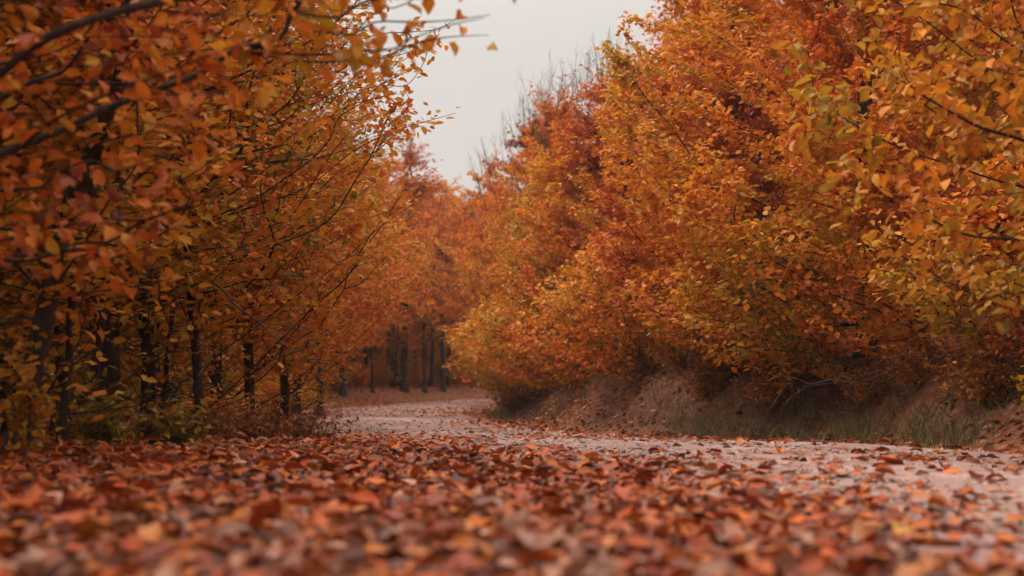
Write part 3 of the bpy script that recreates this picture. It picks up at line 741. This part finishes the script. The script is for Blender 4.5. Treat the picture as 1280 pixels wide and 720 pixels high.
# single leaves lying on top: those nearest the camera and those alone on the gravel
LEAFKIND = [('rust red', (.30, .08, .028)), ('dark brown', (.13, .04, .022)), ('pale tan', (.44, .21, .13)), ('orange', (.48, .16, .04)), ('pinkish brown', (.36, .19, .13))]
var = []
for nm, c in LEAFKIND:
    for q in range(7):
        g = Geo(); r2 = np.random.default_rng(900 + len(var))
        add_leaves(g, np.array([(0, -.5, 0.)]), np.array([(0, 1., r2.normal(0, .1))]), unit(np.array([(r2.normal(0, .2), 0, 1.)])), [1.0], np.array([c])*r2.uniform(.85, 1.15), True, [r2.uniform(-1.2, 2.6)])
        var.append((nm, g.mesh('fallen_leaf', M_LITTER)))
def leaf_obj(v, x, y, dz, size, label, group, tilt=.3, rz=None, flip=False):
    o = put('fallen_leaf', v, None, (x, y, H(x, y) + dz)); o.scale = (size,)*3
    o.rotation_euler = (lr.normal(0, tilt) + (math.pi if flip else 0), lr.normal(0, tilt), lr.uniform(0, 6.28) if rz is None else rz)
    return tag(o, label, 'leaf', group)
k = 0
while k < 255:
    y = lr.uniform(2.2, 3.6); x = y*lr.uniform(-.37, .37)
    if lateral(x, y)[0][0] > -HALF + .25: continue
    nm, v = var[lr.integers(len(var))]
    leaf_obj(v, x, y, .04 + lr.uniform(0, .02), lr.uniform(.065, .105), f'{nm} fallen leaf on top of the near leaf carpet', f'{nm} leaves on the near carpet', .38, flip=lr.uniform() < .4)
    k += 1
k = 0
while k < 40:
    y = lr.uniform(4.2, 11); x = y*lr.uniform(.08, .37); d = lateral(x, y)[0][0]
    if not (-HALF + .7 < d < HALF - .1): continue
    nm, v = var[lr.integers(len(var))]
    leaf_obj(v, x, y, .018, lr.uniform(.06, .09), f'{nm} fallen leaf lying alone on the bare gravel road', f'{nm} leaves on the gravel', .25)
    k += 1
g = Geo(); add_leaves(g, np.array([(0, -.5, 0.)]), np.array([(0, 1., .1)]), np.array([(.1, 0, 1.)]), [1.0], np.array([(.62, .33, .03)]), True, [.6])
leaf_obj(g.mesh('fallen_leaf', M_LITTER), 1.0, 3.95 - .3, .05, .095, 'bright yellow leaf, the only one among the brown leaves at the road edge', None, .15)

# gravel
g = Geo(); pr = np.random.default_rng(81); n = 9000
kk = pr.integers(0, len(RC), n*4); dl = pr.uniform(-HALF, HALF, n*4)
x = RC[kk, 0] + RN[kk, 0]*dl + pr.normal(0, .1, n*4); y = RC[kk, 1] + RN[kk, 1]*dl + pr.normal(0, .1, n*4)
s_ = (y > 2.3) & (y < 22) & (np.abs(x) < y*.42 + .3); x, y = x[s_][:n], y[s_][:n]; n = len(x)
z = height(x, y) + .006
oct_ = np.array([(1, 0, 0), (-1, 0, 0), (0, 1, 0), (0, -1, 0), (0, 0, .7), (0, 0, -.7), ], float)
f = np.array([(0, 2, 4), (2, 1, 4), (1, 3, 4), (3, 0, 4), (2, 0, 5), (1, 2, 5), (3, 1, 5), (0, 3, 5)])
sz = pr.gamma(2.0, .0042, n).clip(.003, .03)
a = pr.uniform(0, 6.28, n); R_ = np.stack([np.stack([np.cos(a), -np.sin(a), 0*a], 1), np.stack([np.sin(a), np.cos(a), 0*a], 1), np.stack([0*a, 0*a, 1 + 0*a], 1)], 1)
V = np.einsum('nij,nkj->nki', R_, oct_[None]*pr.uniform(.6, 1.3, (n, 6, 1)))*sz[:, None, None] + np.stack([x, y, z], 1)[:, None]
cc = np.array([(.34, .25, .22), (.26, .19, .17), (.45, .34, .30)])[pr.integers(0, 3, n)]
g.add(V.reshape(-1, 3), [(f[None] + (np.arange(n)*6)[:, None, None]).reshape(-1, 3)], np.repeat(cc, 6, 0))
M_STONE = leaf_mat('pebble', 0.0, .8, .2)
gv = put('gravel', g.mesh('gravel', M_STONE)); tag(gv, 'pinkish grey gravel on the forest road', 'gravel', kind='stuff')

# dead branches and stems at the foot of the wood and on the bank
def dead_branch(label, p0, p1, sag, r0, seed, nside=5, name='dead_branch', mat=None, group=None):
    r2 = np.random.default_rng(seed); p0 = np.array(p0, float); p1 = np.array(p1, float)
    t = np.linspace(0, 1, 12)[:, None]; C = p0 + (p1 - p0)*t; C[:, 2] -= sag*np.sin(np.pi*t[:, 0]); C[1:-1] += r2.normal(0, .012, (10, 3))
    pos = list(C); par = [-1] + list(range(11)); L_ = np.linalg.norm(p1 - p0)
    for _ in range(nside):
        j = int(r2.integers(3, 11)); d_ = unit((p1 - p0)/L_ + r2.normal(0, .45, 3)); q = j
        for s2 in range(4):
            pos.append(pos[q] + d_*L_*.06 + r2.normal(0, .01, 3)); par.append(q); q = len(pos) - 1
    pos = np.array(pos); kids = [[] for _ in pos]
    for j in range(1, len(pos)): kids[par[j]].append(j)
    tips = np.ones(len(pos)); rad = np.full(len(pos), r0*.35); rad[:12] = np.linspace(r0, r0*.25, 12)
    tips[:12] = np.arange(30, 18, -1)
    g = Geo(); tubes(g, pos - p0, rad, kids, tips, par, 0, True)
    o = put(name, g.mesh(name, mat or M_PALE, True), None, p0); return tag(o, label, 'branch', group)
dead_branch('long pale dead branch slanting down through the left trees towards the road', (-2.35, 11, 1.25), (-1.25, 10.4, .47), .05, .010, 601, 6, mat=M_TWIG)
dead_branch('forked pale dead branch sticking out of the bank below the golden leaves', (4.1, 13.2, .75), (2.3, 12.2, .52), .12, .009, 602, 7, mat=M_TWIG)
dr_ = np.random.default_rng(610)
for q in range(16):
    k_ = int(np.argmin(np.abs(CLN[:, 1] - dr_.uniform(8.5, 24)))); c_ = CLN[k_] + CN[k_]*(HALF + dr_.uniform(.9, 1.5)); e_ = c_ - CN[k_]*dr_.uniform(.3, .8) + CT[k_]*dr_.uniform(-.9, .3)
    dead_branch('thin dark dead stem hanging down the face of the cut bank', at(*c_, .15), at(*e_, .05), dr_.uniform(-.1, .05), .008, 620 + q, 5, 'dead_branch', M_TWIG, 'dead stems on the bank')

# the thin damp air of the wood
hb = Geo()
hx0, hx1, hy0, hy1, hz0, hz1 = -300, 300, -130, 420, float(gz.min()) - 1, 34.0
hv = np.array([(x, y, z) for z in (hz0, hz1) for y in (hy0, hy1) for x in (hx0, hx1)], float)
hb.add(hv, [np.array([(0, 2, 3, 1), (4, 5, 7, 6), (0, 1, 5, 4), (2, 6, 7, 3), (0, 4, 6, 2), (1, 3, 7, 5)])])
hm, ht = new_mat('haze'); pv = ht.nodes.new('ShaderNodeVolumePrincipled'); pv.inputs['Color'].default_value = (.95, .86, .80, 1); pv.inputs['Density'].default_value = .0008
pv.inputs['Anisotropy'].default_value = .2
ho = ht.nodes.new('ShaderNodeOutputMaterial'); ht.links.new(pv.outputs[0], ho.inputs['Volume'])
hz_ = put('haze', hb.mesh('haze', hm)); hz_['kind'] = 'stuff'; hz_['label'] = 'thin pinkish haze between the trees'; hz_['category'] = 'haze'
